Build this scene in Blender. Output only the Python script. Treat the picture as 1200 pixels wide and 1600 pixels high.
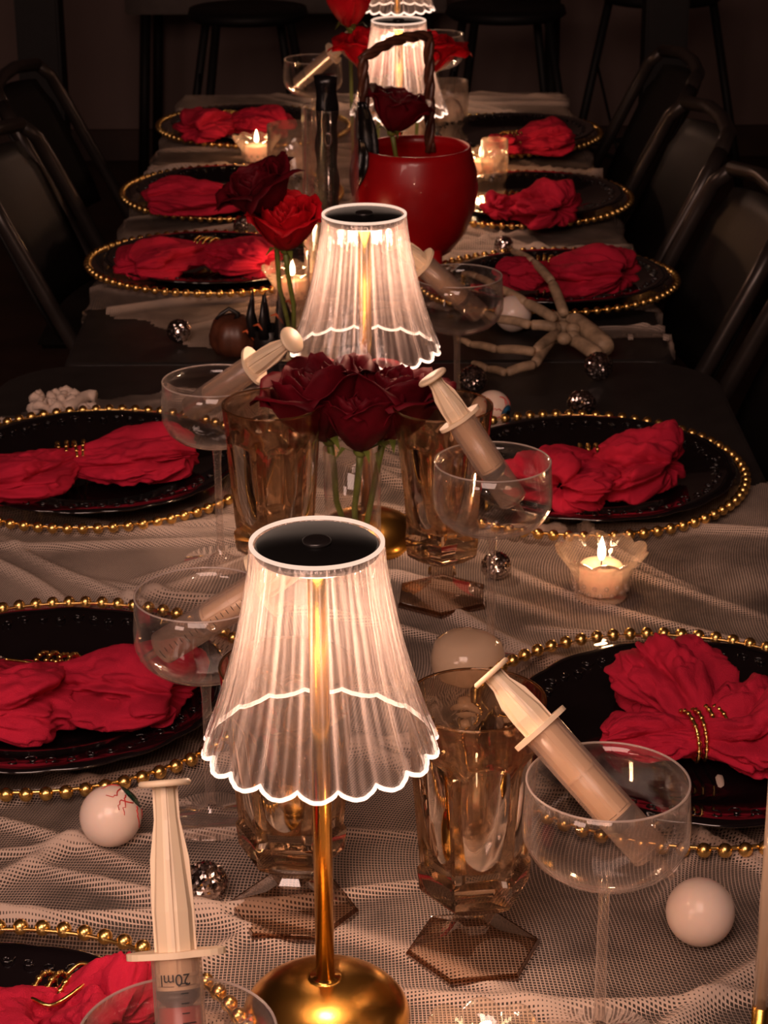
import bpy, bmesh, math, random
from mathutils import Vector, Matrix, noise
R = math.radians; PI = math.pi; TAU = 2*PI
for o in list(bpy.data.objects): bpy.data.objects.remove(o)
scn = bpy.context.scene
TZ = 0.75                                   # table top height above the floor
# ------------------------------------------------------------------ camera
FPX, PITCH, HC, ROLL = 3314.83, R(21.717), 0.7558, R(0.394)
cd = bpy.data.cameras.new('camera'); cam = bpy.data.objects.new('camera', cd); scn.collection.objects.link(cam)
cd.sensor_fit = 'VERTICAL'; cd.sensor_height = 24; cd.lens = FPX/1600*24
cd.clip_start = .02; cd.clip_end = 60
cam.matrix_world = Matrix.Translation((0, 0, TZ+HC)) @ Matrix.Rotation(PI/2-PITCH, 4, 'X') @ Matrix.Rotation(-ROLL, 4, 'Z')
cd.dof.use_dof = True; cd.dof.focus_distance = 1.2; cd.dof.aperture_fstop = 27
scn.camera = cam
# ------------------------------------------------------------------ world, added fill lights, exposure
w = bpy.data.worlds.new('world'); scn.world = w; w.use_nodes = True
w.node_tree.nodes['Background'].inputs[0].default_value = (1.0, .68, .52, 1)
w.node_tree.nodes['Background'].inputs[1].default_value = .03
def area(name, loc, target, size, power, col, sy=None):
    l = bpy.data.lights.new(name, 'AREA'); l.energy = power; l.color = col; l.size = size
    if sy: l.shape = 'RECTANGLE'; l.size_y = sy
    o = bpy.data.objects.new(name, l); scn.collection.objects.link(o); o.location = loc
    o.rotation_euler = (Vector(target)-Vector(loc)).to_track_quat('-Z', 'Y').to_euler(); return o
WARM = (1, .60, .40)
area('overhead_fill_light', (-.25, -.1, 2.15), (0, 1.1, TZ), .9, 19, (1, .64, .52))  # added soft fill above the camera, not a fixture of the room
area('left_fill_light', (-1.6, -.8, 2.0), (0, 1.3, TZ), .7, 13, (1, .62, .50))  # added fill from the left behind the camera; no doorway is there
vs = scn.view_settings; vs.view_transform = 'Standard'; vs.look = 'None'; vs.gamma = 1; vs.exposure = 0.22
vs.use_curve_mapping = False
try: scn.cycles.transparent_max_bounces = 32
except Exception: pass

# pixel of the 1200x1600 photograph -> point at height z above the table top
def at(px, py, z=0.):
    u = px-600; v = py-800; c, s = math.cos(ROLL), math.sin(ROLL)
    u, v = c*u-s*v, s*u+c*v
    dx = u/FPX; dy = math.cos(PITCH)-v/FPX*math.sin(PITCH); dz = -math.sin(PITCH)-v/FPX*math.cos(PITCH)
    t = (z-HC)/dz
    return Vector((dx*t, dy*t, TZ+z))
# ------------------------------------------------------------------ materials
def mat(name):
    m = bpy.data.materials.new(name); m.use_nodes = True; nt = m.node_tree; nt.nodes.clear()
    out = nt.nodes.new('ShaderNodeOutputMaterial'); return m, nt, out
def N(nt, t, **k):
    n = nt.nodes.new('ShaderNode'+t)
    for a, b in k.items():
        if a.startswith('i_'):
            key = a[2:].replace('_', ' ')
            n.inputs[key].default_value = b
        else: setattr(n, a, b)
    return n
def L(nt, a, b): nt.links.new(a, b)
def math_(nt, op, a, b=None, c=None):
    n = nt.nodes.new('ShaderNodeMath'); n.operation = op
    for i, v in enumerate((a, b, c)):
        if v is None: continue
        if hasattr(v, 'is_output') or isinstance(v, bpy.types.NodeSocket): nt.links.new(v, n.inputs[i])
        else: n.inputs[i].default_value = v
    return n.outputs[0]
def principled(name, col, rough=.5, metal=0, var=.15, vscale=30, bump=0, bscale=200, coat=0, sheen=0, sss=0, emis=None, es=0, spec=.5):
    m, nt, out = mat(name)
    p = N(nt, 'BsdfPrincipled'); L(nt, p.outputs[0], out.inputs[0])
    p.inputs['Roughness'].default_value = rough; p.inputs['Metallic'].default_value = metal
    p.inputs['Coat Weight'].default_value = coat; p.inputs['Sheen Weight'].default_value = sheen
    p.inputs['Specular IOR Level'].default_value = spec
    if sss: p.inputs['Subsurface Weight'].default_value = sss; p.inputs['Subsurface Scale'].default_value = .01; p.inputs['Subsurface Radius'].default_value = (1, .5, .3)
    tc = N(nt, 'TexCoord'); nz = N(nt, 'TexNoise'); nz.inputs['Scale'].default_value = vscale; nz.inputs['Detail'].default_value = 5
    L(nt, tc.outputs['Object'], nz.inputs['Vector'])
    rp = N(nt, 'ValToRGB'); L(nt, nz.outputs['Fac'], rp.inputs[0])
    rp.color_ramp.elements[0].position = .3; rp.color_ramp.elements[1].position = .7
    rp.color_ramp.elements[0].color = tuple(c*(1-var) for c in col)+(1,); rp.color_ramp.elements[1].color = tuple(min(1, c*(1+var)) for c in col)+(1,)
    L(nt, rp.outputs[0], p.inputs['Base Color'])
    if bump:
        n2 = N(nt, 'TexNoise'); n2.inputs['Scale'].default_value = bscale; n2.inputs['Detail'].default_value = 4
        L(nt, tc.outputs['Object'], n2.inputs['Vector'])
        b = N(nt, 'Bump'); b.inputs['Strength'].default_value = bump; b.inputs['Distance'].default_value = .002
        L(nt, n2.outputs['Fac'], b.inputs['Height']); L(nt, b.outputs[0], p.inputs['Normal'])
    if emis: p.inputs['Emission Color'].default_value = emis+(1,); p.inputs['Emission Strength'].default_value = es
    return m
def thin_glass(name, tint=(.97, .95, .93), ior=1.5, rough=.02, diff=0, dcol=(1, .9, .85), edge=0., boost=1., bump=0, bscale=60, stretch=(1, 1, 1), ribs=0):
    m, nt, out = mat(name)
    tr = N(nt, 'BsdfTransparent'); tr.inputs[0].default_value = tint+(1,)
    gl = N(nt, 'BsdfGlossy'); gl.inputs['Roughness'].default_value = rough; gl.inputs['Color'].default_value = (1, 1, 1, 1)
    fr = N(nt, 'LayerWeight'); fr.inputs['Blend'].default_value = .5      # same value from inside and outside a thin wall
    f0 = ((ior-1)/(ior+1))**2; fc = math_(nt, 'POWER', fr.outputs['Facing'], 4.)
    f = math_(nt, 'MULTIPLY', math_(nt, 'MULTIPLY_ADD', fc, .9, f0), boost); f = math_(nt, 'MINIMUM', f, .95)
    base = tr.outputs[0]
    if bump:
        tc = N(nt, 'TexCoord'); mp = N(nt, 'Mapping'); mp.inputs['Scale'].default_value = stretch
        L(nt, tc.outputs['Object'], mp.inputs[0])
        nz = N(nt, 'TexNoise'); nz.inputs['Scale'].default_value = bscale; nz.inputs['Detail'].default_value = 3; L(nt, mp.outputs[0], nz.inputs['Vector'])
        b = N(nt, 'Bump'); b.inputs['Strength'].default_value = bump; b.inputs['Distance'].default_value = .001
        L(nt, nz.outputs['Fac'], b.inputs['Height']); L(nt, b.outputs[0], gl.inputs['Normal']); L(nt, b.outputs[0], fr.inputs['Normal'])
    if diff or edge:
        d = N(nt, 'BsdfDiffuse'); d.inputs[0].default_value = dcol+(1,)
        t = N(nt, 'BsdfTranslucent'); t.inputs[0].default_value = dcol+(1,)
        md = N(nt, 'MixShader'); md.inputs[0].default_value = .5; L(nt, d.outputs[0], md.inputs[1]); L(nt, t.outputs[0], md.inputs[2])
        amt = math_(nt, 'MULTIPLY_ADD', math_(nt, 'POWER', fr.outputs['Facing'], 3.), edge, diff)  # milky diffuse at grazing angles imitates light gathered in glass edges
        if ribs:                                           # engraved vertical ribs scatter the lamp's light
            sx = N(nt, 'SeparateXYZ'); L(nt, tc.outputs['Object'], sx.inputs[0]); an = math_(nt, 'ARCTAN2', sx.outputs[1], sx.outputs[0])
            cb = N(nt, 'CombineXYZ'); L(nt, math_(nt, 'MULTIPLY', an, 14.), cb.inputs[0]); L(nt, math_(nt, 'MULTIPLY', sx.outputs[2], 9.), cb.inputs[1])
            rn = N(nt, 'TexNoise'); rn.inputs['Scale'].default_value = 1.3; rn.inputs['Detail'].default_value = 6; L(nt, cb.outputs[0], rn.inputs['Vector'])
            r1 = math_(nt, 'POWER', math_(nt, 'ABSOLUTE', math_(nt, 'COSINE', math_(nt, 'MULTIPLY', an, 27.))), 14.)
            r2 = math_(nt, 'POWER', math_(nt, 'ABSOLUTE', math_(nt, 'COSINE', math_(nt, 'MULTIPLY', an, 9.))), 40.)
            r3 = math_(nt, 'MULTIPLY', math_(nt, 'MAXIMUM', math_(nt, 'SUBTRACT', rn.outputs['Fac'], .54), 0.), 4.)
            amt = math_(nt, 'ADD', amt, math_(nt, 'MULTIPLY', math_(nt, 'ADD', math_(nt, 'MULTIPLY', r1, rn.outputs['Fac']), math_(nt, 'ADD', math_(nt, 'MULTIPLY', r2, .8), r3)), ribs))
        mx = N(nt, 'MixShader'); L(nt, amt, mx.inputs[0]); L(nt, base, mx.inputs[1]); L(nt, md.outputs[0], mx.inputs[2]); base = mx.outputs[0]
    mx = N(nt, 'MixShader'); L(nt, f, mx.inputs[0]); L(nt, base, mx.inputs[1]); L(nt, gl.outputs[0], mx.inputs[2])
    L(nt, mx.outputs[0], out.inputs[0]); return m
def heavy_glass(name, col, ior=1.5, trans=.15):
    m, nt, out = mat(name)
    g = N(nt, 'BsdfGlass'); g.inputs['IOR'].default_value = ior; g.inputs['Roughness'].default_value = .015; g.inputs['Color'].default_value = col+(1,)
    tc = N(nt, 'TexCoord'); nz = N(nt, 'TexNoise'); nz.inputs['Scale'].default_value = 35; L(nt, tc.outputs['Object'], nz.inputs['Vector'])
    b = N(nt, 'Bump'); b.inputs['Strength'].default_value = .15; b.inputs['Distance'].default_value = .002; L(nt, nz.outputs['Fac'], b.inputs['Height']); L(nt, b.outputs[0], g.inputs['Normal'])
    t = N(nt, 'BsdfTransparent'); t.inputs[0].default_value = col+(1,)
    mx = N(nt, 'MixShader'); mx.inputs[0].default_value = trans; L(nt, g.outputs[0], mx.inputs[1]); L(nt, t.outputs[0], mx.inputs[2]); L(nt, mx.outputs[0], out.inputs[0]); return m
def emission(name, col, s):
    m, nt, out = mat(name); e = N(nt, 'Emission'); e.inputs[0].default_value = col+(1,); e.inputs[1].default_value = s; L(nt, e.outputs[0], out.inputs[0]); return m

M = {}
M['table'] = principled('black_plastic', (.022, .019, .018), .42, var=.2, bump=.15, bscale=900)
M['gold'] = principled('gold_plate', (.95, .60, .20), .27, 1, var=.12, vscale=60)
M['goldwire'] = principled('gold_wire', (.90, .56, .18), .25, 1, var=.2, vscale=80, bump=.2)
M['brass'] = principled('brushed_brass', (.85, .47, .10), .24, 1, var=.12, vscale=40, bump=.05, bscale=500)
M['charger'] = thin_glass('charger_glass', (.95, .92, .90), 1.45, .04)
M['ceramic'] = principled('black_glazed_ceramic', (.006, .004, .005), .10, coat=1, bump=.03, bscale=60)
M['napkin'] = principled('red_muslin', (.48, .015, .045), .85, var=.2, vscale=25, bump=.5, bscale=1300, spec=.15)
M['clear'] = thin_glass('clear_glass', (.97, .955, .945), 1.5, .015, edge=.30, boost=1.)
M['stemglass'] = thin_glass('solid_stem_glass', (.93, .90, .88), 1.5, .03, diff=.05, edge=.75, dcol=(1, .86, .78), boost=2.)
M['glassrim'] = thin_glass('glass_rim', (.95, .93, .92), 1.5, .1, diff=.35, edge=.3)
M['bowlglass'] = thin_glass('cut_glass', (.96, .94, .92), 1.6, .03, diff=.06, dcol=(1, .8, .65), edge=.55, boost=1.5, bump=.8, bscale=90)
M['acrylic'] = thin_glass('fluted_acrylic', (.96, .93, .91), 1.5, .10, diff=.03, dcol=(1, .88, .84), edge=.22, boost=1.3, ribs=.155, bump=.9, bscale=50, stretch=(6, 6, .25))
M['amber'] = heavy_glass('amber_pressed_glass', (.92, .83, .73))
M['amberedge'] = thin_glass('amber_glass_thick_edge', (.42, .27, .18), 1.5, .05, edge=.25, dcol=(.7, .42, .26), boost=3.)
M['amberthin'] = thin_glass('amber_glass_foot', (.90, .81, .73), 1.5, .03, edge=.12, dcol=(.7, .42, .26), boost=2.2, bump=.3, bscale=50)
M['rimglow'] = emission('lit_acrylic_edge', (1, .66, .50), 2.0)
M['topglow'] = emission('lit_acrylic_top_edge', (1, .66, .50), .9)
M['led'] = emission('led_ring', (1, .72, .42), 10)
M['flame'] = emission('candle_flame', (1, .72, .42), 14)
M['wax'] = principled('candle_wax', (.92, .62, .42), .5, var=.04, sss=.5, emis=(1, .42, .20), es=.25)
M['blackcap'] = principled('black_cap', (.004, .004, .004), .35)
M['cream'] = principled('cream_plastic', (.92, .72, .50), .45, var=.03, sss=.15)
M['barrel'] = thin_glass('frosted_syringe_barrel', (.97, .93, .89), 1.4, .25, diff=.15, dcol=(1, .84, .74), edge=.3, boost=.8)
M['ink'] = principled('black_print', (.02, .02, .02), .6)
M['rubber'] = principled('black_rubber', (.01, .01, .012), .35)
M['redliquid'] = principled('red_liquid', (.5, .01, .01), .1, coat=1)
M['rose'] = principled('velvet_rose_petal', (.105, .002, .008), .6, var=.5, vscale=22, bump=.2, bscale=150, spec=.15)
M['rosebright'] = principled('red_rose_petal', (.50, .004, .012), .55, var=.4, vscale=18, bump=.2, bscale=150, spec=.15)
M['stem'] = principled('rose_stem_green', (.16, .20, .035), .45, var=.35, vscale=60)
M['eye'] = principled('glossy_white_plastic', (.90, .74, .64), .25, var=.04, sss=.3)
M['vein'] = principled('red_vein', (.6, .03, .03), .5)
M['iris'] = principled('blue_iris', (.02, .14, .30), .2, var=.5, vscale=200)
M['irisgreen'] = principled('green_iris', (.01, .07, .04), .2, var=.5, vscale=200)
M['silver'] = principled('silver_glitter', (.50, .44, .42), .16, 1, var=.8, vscale=250)
M['bone'] = principled('aged_bone_plastic', (.42, .30, .19), .55, var=.35, vscale=70, bump=.4, bscale=300)
M['redglass'] = principled('red_lacquer', (.42, .002, .006), .35, var=.08, coat=.3)
M['blackcloth'] = principled('black_satin', (.006, .005, .006), .25, bump=.6, bscale=60)
M['rope'] = principled('brown_braid', (.10, .035, .02), .35, var=.4, vscale=60, bump=.3)
M['pumpkin'] = principled('brown_pumpkin', (.09, .028, .014), .4, var=.4, vscale=50)
M['blackmetal'] = principled('black_paint', (.012, .010, .010), .32)
M['orange'] = principled('orange_paint', (.65, .12, .03), .5)
M['whitecup'] = thin_glass('milky_plastic', (.97, .92, .85), 1.45, .1, diff=.60, dcol=(1, .84, .66))
M['wall'] = principled('dark_wall_paint', (.24, .17, .15), .8, var=.1, vscale=3, bump=.1)
M['floor'] = principled('dark_wood_floor', (.06, .028, .018), .5, var=.35, vscale=6)
M['dark'] = principled('dark_paint', (.008, .007, .007), .6)
M['grey'] = principled('grey_laminate', (.12, .09, .075), .5)
M['chair'] = principled('black_chair_plastic', (.007, .006, .0055), .45, bump=.1)
M['tube'] = principled('worn_black_steel_tube', (.035, .028, .025), .3, .3)
def gauze():
    m, nt, out = mat('cream_gauze')
    tc = N(nt, 'TexCoord'); nz = N(nt, 'TexNoise'); nz.inputs['Scale'].default_value = 3.5; nz.inputs['Detail'].default_value = .6
    L(nt, tc.outputs['Object'], nz.inputs['Vector'])
    sub = N(nt, 'VectorMath', operation='SUBTRACT'); L(nt, nz.outputs['Color'], sub.inputs[0]); sub.inputs[1].default_value = (.5, .5, .5)
    sc = N(nt, 'VectorMath', operation='SCALE'); L(nt, sub.outputs[0], sc.inputs[0]); sc.inputs['Scale'].default_value = .14
    ad = N(nt, 'VectorMath', operation='ADD'); L(nt, tc.outputs['Object'], ad.inputs[0]); L(nt, sc.outputs[0], ad.inputs[1])
    mp = N(nt, 'Mapping'); mp.inputs['Rotation'].default_value = (0, 0, .12); L(nt, ad.outputs[0], mp.inputs[0])
    sx = N(nt, 'SeparateXYZ'); L(nt, mp.outputs[0], sx.inputs[0])
    at_ = N(nt, 'Attribute'); at_.attribute_name = 'fold'
    nd = N(nt, 'TexNoise'); nd.inputs['Scale'].default_value = 14; nd.inputs['Detail'].default_value = 4; L(nt, ad.outputs[0], nd.inputs['Vector'])
    nl = N(nt, 'TexNoise'); nl.inputs['Scale'].default_value = 3.2; nl.inputs['Detail'].default_value = 1; L(nt, tc.outputs['Object'], nl.inputs['Vector'])
    dens = math_(nt, 'ADD', math_(nt, 'ADD', math_(nt, 'MULTIPLY', nd.outputs['Fac'], .45), math_(nt, 'MULTIPLY', nl.outputs['Fac'], .55)), math_(nt, 'MULTIPLY', at_.outputs['Fac'], .62))   # denser where gathered
    dens = math_(nt, 'SUBTRACT', dens, .62)
    px = math_(nt, 'SINE', math_(nt, 'MULTIPLY', sx.outputs[0], TAU/.0024)); py = math_(nt, 'SINE', math_(nt, 'MULTIPLY', sx.outputs[1], TAU/.0026))
    th = math_(nt, 'MAXIMUM', px, py)
    a = math_(nt, 'ADD', math_(nt, 'MULTIPLY', th, 1.6), math_(nt, 'MULTIPLY', dens, 4.2))
    a = math_(nt, 'ADD', a, -.28)
    cl = N(nt, 'Clamp'); L(nt, a, cl.inputs[0]); cl.inputs['Min'].default_value = .06; cl.inputs['Max'].default_value = 1
    d = N(nt, 'BsdfDiffuse'); d.inputs[0].default_value = (.66, .53, .44, 1)
    t = N(nt, 'BsdfTranslucent'); t.inputs[0].default_value = (.6, .48, .40, 1)
    md = N(nt, 'MixShader'); md.inputs[0].default_value = .2; L(nt, d.outputs[0], md.inputs[1]); L(nt, t.outputs[0], md.inputs[2])
    tr = N(nt, 'BsdfTransparent')
    mx = N(nt, 'MixShader'); L(nt, cl.outputs[0], mx.inputs[0]); L(nt, tr.outputs[0], mx.inputs[1]); L(nt, md.outputs[0], mx.inputs[2]); L(nt, mx.outputs[0], out.inputs[0])
    return m
M['gauze'] = gauze()

# ------------------------------------------------------------------ mesh helpers
COL = scn.collection
def obj(name, bm, m, parent=None, smooth=True):
    me = bpy.data.meshes.new(name); bmesh.ops.recalc_face_normals(bm, faces=bm.faces[:]); bm.to_mesh(me); bm.free()
    if smooth:
        for p in me.polygons: p.use_smooth = True
    o = bpy.data.objects.new(name, me); COL.objects.link(o)
    if m is not None: me.materials.append(M[m] if isinstance(m, str) else m)
    if parent is not None: o.parent = parent
    return o
def tag(o, label, cat, group=None, kind=None):
    if label: o['label'] = label
    if cat: o['category'] = cat
    if group: o['group'] = group
    if kind: o['kind'] = kind
    return o
def thing(name, label, cat, loc, rot=(0, 0, 0), group=None):
    o = bpy.data.objects.new(name, None); COL.objects.link(o); o.empty_display_size = .02
    o.location = loc; o.rotation_euler = rot; return tag(o, label, cat, group)
def dup(root, label, loc=None, rot=None):
    r = root.copy(); COL.objects.link(r); r['label'] = label
    if loc is not None: r.location = loc
    if rot is not None: r.rotation_euler = rot
    for ch in root.children:
        c = ch.copy(); COL.objects.link(c); c.parent = r
        for g in ch.children: d = g.copy(); COL.objects.link(d); d.parent = c
    return r
def lathe(prof, n=48, rf=None, bm=None, zf=None):
    bm = bm or bmesh.new(); rings = []
    for k, (r, z) in enumerate(prof):
        if r < 1e-6: rings.append([bm.verts.new((0, 0, z))]); continue
        ring = []
        for i in range(n):
            a = TAU*i/n; rr = rf(r, a, z, k) if rf else r; zz = zf(z, a, k) if zf else z
            ring.append(bm.verts.new((rr*math.cos(a), rr*math.sin(a), zz)))
        rings.append(ring)
    for A, B in zip(rings, rings[1:]):
        if len(A) == 1 and len(B) == 1: continue
        for i in range(n):
            j = (i+1) % n
            if len(A) == 1: bm.faces.new((A[0], B[i], B[j]))
            elif len(B) == 1: bm.faces.new((A[i], A[j], B[0]))
            else: bm.faces.new((A[i], A[j], B[j], B[i]))
    return bm
def tube(bm, pts, rad, n=8, cap=True, closed=False):
    pts = [Vector(p) for p in pts]; rings = []; m = len(pts); up = None
    for k, p in enumerate(pts):
        if closed: t = pts[(k+1) % m]-pts[k-1]
        else: t = pts[min(k+1, m-1)]-pts[max(k-1, 0)]
        t.normalize()
        if up is None: up = Vector((0, 0, 1)) if abs(t.z) < .9 else Vector((1, 0, 0))
        up = (up-t*up.dot(t)).normalized(); s = t.cross(up)
        r = rad[k] if isinstance(rad, (list, tuple)) else rad
        rings.append([bm.verts.new(p+(up*math.cos(TAU*i/n)+s*math.sin(TAU*i/n))*r) for i in range(n)])
    for k in range(m if closed else m-1):
        A, B = rings[k], rings[(k+1) % m]
        for i in range(n): bm.faces.new((A[i], A[(i+1) % n], B[(i+1) % n], B[i]))
    if cap and not closed:
        bm.faces.new(rings[0][::-1]); bm.faces.new(rings[-1])
    return bm
def box(bm, c, s, rot=None, bev=0):
    g = bmesh.ops.create_cube(bm, size=1)['verts']
    Mx = Matrix.Translation(c) @ (rot.to_4x4() if rot else Matrix.Identity(4)) @ Matrix.Diagonal((s[0], s[1], s[2], 1))
    bmesh.ops.transform(bm, matrix=Mx, verts=g)
    if bev:
        es = {e for v in g for e in v.link_edges}; bmesh.ops.bevel(bm, geom=list(es), offset=bev, segments=2, affect='EDGES')
    return bm
def uvs(bm, c, r, u=24, v=16, sc=(1, 1, 1)):
    g = bmesh.ops.create_uvsphere(bm, u_segments=u, v_segments=v, radius=r)['verts']
    bmesh.ops.transform(bm, matrix=Matrix.Translation(c) @ Matrix.Diagonal((sc[0], sc[1], sc[2], 1)), verts=g); return bm
def align(a, b):       # matrix at a with +Z pointing to b
    d = Vector(b)-Vector(a); z = d.normalized(); v = Vector((0, -1, .6)); y = -(v-z*v.dot(z)).normalized(); x = y.cross(z)
    return Matrix((x, y, z)).transposed().to_euler(), d.length
def point(name, loc, power, col, rad=.01):
    l = bpy.data.lights.new(name, 'POINT'); l.energy = power; l.color = col; l.shadow_soft_size = rad
    o = bpy.data.objects.new(name, l); COL.objects.link(o); o.location = loc; return o

# ------------------------------------------------------------------ the room
def slab(name, c, s, m): 
    bm = bmesh.new(); box(bm, c, s); o = obj(name, bm, m, smooth=False); o['kind'] = 'structure'; return o
slab('wall_back', (0, 7.0, 1.4), (7, .1, 2.8), 'wall'); slab('wall_left', (-3.05, 2, 1.4), (.1, 10.1, 2.8), 'wall'); slab('wall_right', (3.05, 2, 1.4), (.1, 10.1, 2.8), 'wall')
slab('wall_front', (0, -3.05, 1.4), (6.2, .1, 2.8), 'wall')
slab('ceiling', (0, 2, 2.85), (6.2, 10.2, .1), 'wall')
fl = slab('floor', (0, 2, -.05), (6.2, 10.2, .1), 'floor')
bs = slab('baseboard_back', (0, 6.94, .05), (6.1, .02, .1), 'floor')
for i, (x, y, wd, lb) in enumerate([(-.87, 5.5, .11, 'slim black pillar rising from the floor left of the table'), (.70, 5.3, .105, 'black pillar behind the right-hand chairs, middle of the right side'), (1.0, 5.0, .12, 'black pillar at the far right edge behind the chairs')]):
    bm = bmesh.new(); box(bm, (0, 0, 1.37), (wd, wd, 2.74), bev=.006); box(bm, (0, 0, .03), (wd+.06, wd+.06, .06), bev=.006)
    o = obj('pillar', bm, 'dark', smooth=False); o.location = (x, y, .01); tag(o, lb, 'pillar', 'black pillars')

# bar stools and tables at the back
def stool(x, y, rz, label, h=.62):
    t = thing('bar_stool', label, 'stool', (x, y, 0), (0, 0, rz), 'bar stools against the back wall')
    bm = bmesh.new(); lathe([(0, h), (.15, h), (.165, h+.012), (.16, h+.03), (.05, h+.024), (0, h+.024)], 24, bm=bm); obj('seat', bm, 'dark', t)
    P = []
    for sx in (-1, 1):
        for sy in (-1, 1):
            bm = bmesh.new(); a = Vector((sx*.10, sy*.10, h)); b = Vector((sx*.19, sy*.19, .006)); tube(bm, [a, b], .012); obj('leg', bm, 'dark', t); P.append((a, b))
    bm = bmesh.new(); q = [P[i][0].lerp(P[i][1], .62) for i in (0, 1, 3, 2)]
    for i in range(4): tube(bm, [q[i], q[(i+1) % 4]], .007)
    tube(bm, [P[0][0].lerp(P[0][1], .9), P[1][0].lerp(P[1][1], .25)], .004); tube(bm, [P[1][0].lerp(P[1][1], .9), P[0][0].lerp(P[0][1], .25)], .004)
    obj('brace', bm, 'dark', t)
stool(-.36, 5.85, .2, 'black splayed-leg bar stool at the back, left of the lamps')
stool(.34, 5.85, .1, 'black bar stool at the back with crossed braces right of the lamps')
stool(.76, 5.85, .5, 'black bar stool at the back nearest the right-hand pillar', .66)
t = thing('bistro_table', 'small round dark pedestal table among the back stools', 'table', (.50, 6.25, 0))
bm = bmesh.new(); lathe([(0, .70), (.16, .70), (.165, .71), (.16, .725), (0, .725)], 32, bm=bm); obj('table_top', bm, 'dark', t)
bm = bmesh.new(); lathe([(0, 0), (.16, 0), (.15, .015), (.03, .03), (.022, .06), (.022, .70), (0, .70)], 24, bm=bm); obj('pedestal', bm, 'dark', t)
t = thing('side_table', 'grey-topped table by the back wall, seen along its front edge', 'table', (-.28, 6.62, 0))
bm = bmesh.new(); box(bm, (0, 0, .60), (.95, .5, .09), bev=.005); obj('table_top', bm, 'grey', t, False)
for sx in (-1, 1):
    for sy in (-1, 1):
        bm = bmesh.new(); tube(bm, [(sx*.42, sy*.2, .556), (sx*.45, sy*.22, .004)], .016); obj('leg', bm, 'dark', t)

# folding tables
def folding_table(label, x0, x1, y0, y1, ztop, rad):
    cx, cy = (x0+x1)/2, (y0+y1)/2; t = thing('folding_table', label, 'table', (cx, cy, 0), group='black folding tables set end to end')
    bm = bmesh.new(); lay = []
    hx, hy = (x1-x0)/2, (y1-y0)/2
    for (ins, z) in ((.006, ztop-.035), (0, ztop-.03), (0, ztop-.008), (.003, ztop-.002), (.008, ztop)):
        ring = []
        for (sx, sy, a0) in ((1, 1, 0), (-1, 1, 90), (-1, -1, 180), (1, -1, 270)):
            for k in range(9):
                a = R(a0+k*90/8); r = rad-ins
                ring.append(bm.verts.new((sx*(hx-rad)+r*math.cos(a), sy*(hy-rad)+r*math.sin(a), z)))
        lay.append(ring)
    n = len(lay[0])
    for A, B in zip(lay, lay[1:]):
        for i in range(n): bm.faces.new((A[i], A[(i+1) % n], B[(i+1) % n], B[i]))
    bm.faces.new(lay[0][::-1]); bm.faces.new(lay[-1]); obj('table_top', bm, 'table', t, False)
    for sy in (-1, 1):
        for sx in (-1, 1):
            bm = bmesh.new(); tube(bm, [(sx*(hx-.1), sy*(hy-.2), ztop-.036), (sx*(hx-.06), sy*(hy-.2), .004)], .013); obj('leg', bm, 'tube', t)
        bm = bmesh.new(); tube(bm, [(-(hx-.08), sy*(hy-.2), .35), (hx-.08, sy*(hy-.2), .35)], .010); obj('crossbar', bm, 'tube', t)
T1 = (-.44, .385, .35, 2.375); T2 = (-.378, .345, 2.3775, 4.05)
folding_table('near black folding table with rounded corners under the front place settings', *T1, TZ-.0005, .09)
folding_table('far black folding table beyond the gap, under the far place settings', *T2, TZ-.0025, .03)

# gauze cloths
def cloth(name, label, T, step, inside, seeds, nfold, zoff, amp, over=.05):
    rnd = random.Random(seeds); lines = []
    for i in range(nfold):
        a = rnd.uniform(-1.1, .1) if rnd.random() < .75 else rnd.uniform(-.3, 1.2)
        lines.append((rnd.uniform(T[0], T[1]), rnd.uniform(T[2], T[3]), math.cos(a), math.sin(a), rnd.uniform(.08, .45), rnd.uniform(.0028, .0085), rnd.uniform(.35, 1)*amp, rnd.uniform(0, 9)))
    x0, x1, y0, y1 = T; bm = bmesh.new(); fo = []
    nx = int((x1-x0+2*over)/step)+1; ny = int((y1-y0)/step)+1; G = {}
    for j in range(ny):
        for i in range(nx):
            s = x0-over+i*step; y = y0+j*step
            if not inside(s, y): continue
            z = 0; f = 0
            for (lx, ly, dx, dy, ln, wd, am, ph) in lines:
                u = (s-lx)*dx+(y-ly)*dy
                if abs(u) > ln: continue
                v = -(s-lx)*dy+(y-ly)*dx+.012*math.sin(u*14+ph)
                if abs(v) > 4*wd: continue
                e = math.exp(-(v/wd)**2)*(1-(u/ln)**2)**.7; z += am*e; f += e
            nzv = noise.noise(Vector((s*7, y*7, seeds))); z = min(z, amp*1.4)+.0012*max(0, nzv)+zoff
            x = s
            if s > x1-.004: z -= (s-x1+.004); x = x1+.003+.004*math.sin(y*40)
            if s < x0+.004: z -= (x0+.004-s); x = x0-.003-.004*math.sin(y*40)
            G[i, j] = bm.verts.new((x, y, TZ+z)); fo.append(min(1, f*.8+max(0, nzv)*.3))
    bm.verts.index_update()
    for (i, j), v in G.items():
        if (i+1, j) in G and (i, j+1) in G and (i+1, j+1) in G: bm.faces.new((v, G[i+1, j], G[i+1, j+1], G[i, j+1]))
    o = obj(name, bm, 'gauze'); at_ = o.data.attributes.new('fold', 'FLOAT', 'POINT'); at_.data.foreach_set('value', fo)
    return tag(o, label, 'tablecloth', 'gauze cloths over the tables')
def pw(x, pts):
    for (a, b), (c, d) in zip(pts, pts[1:]):
        if x <= c: return b+(d-b)*(x-a)/(c-a)
    return pts[-1][1]
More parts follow.
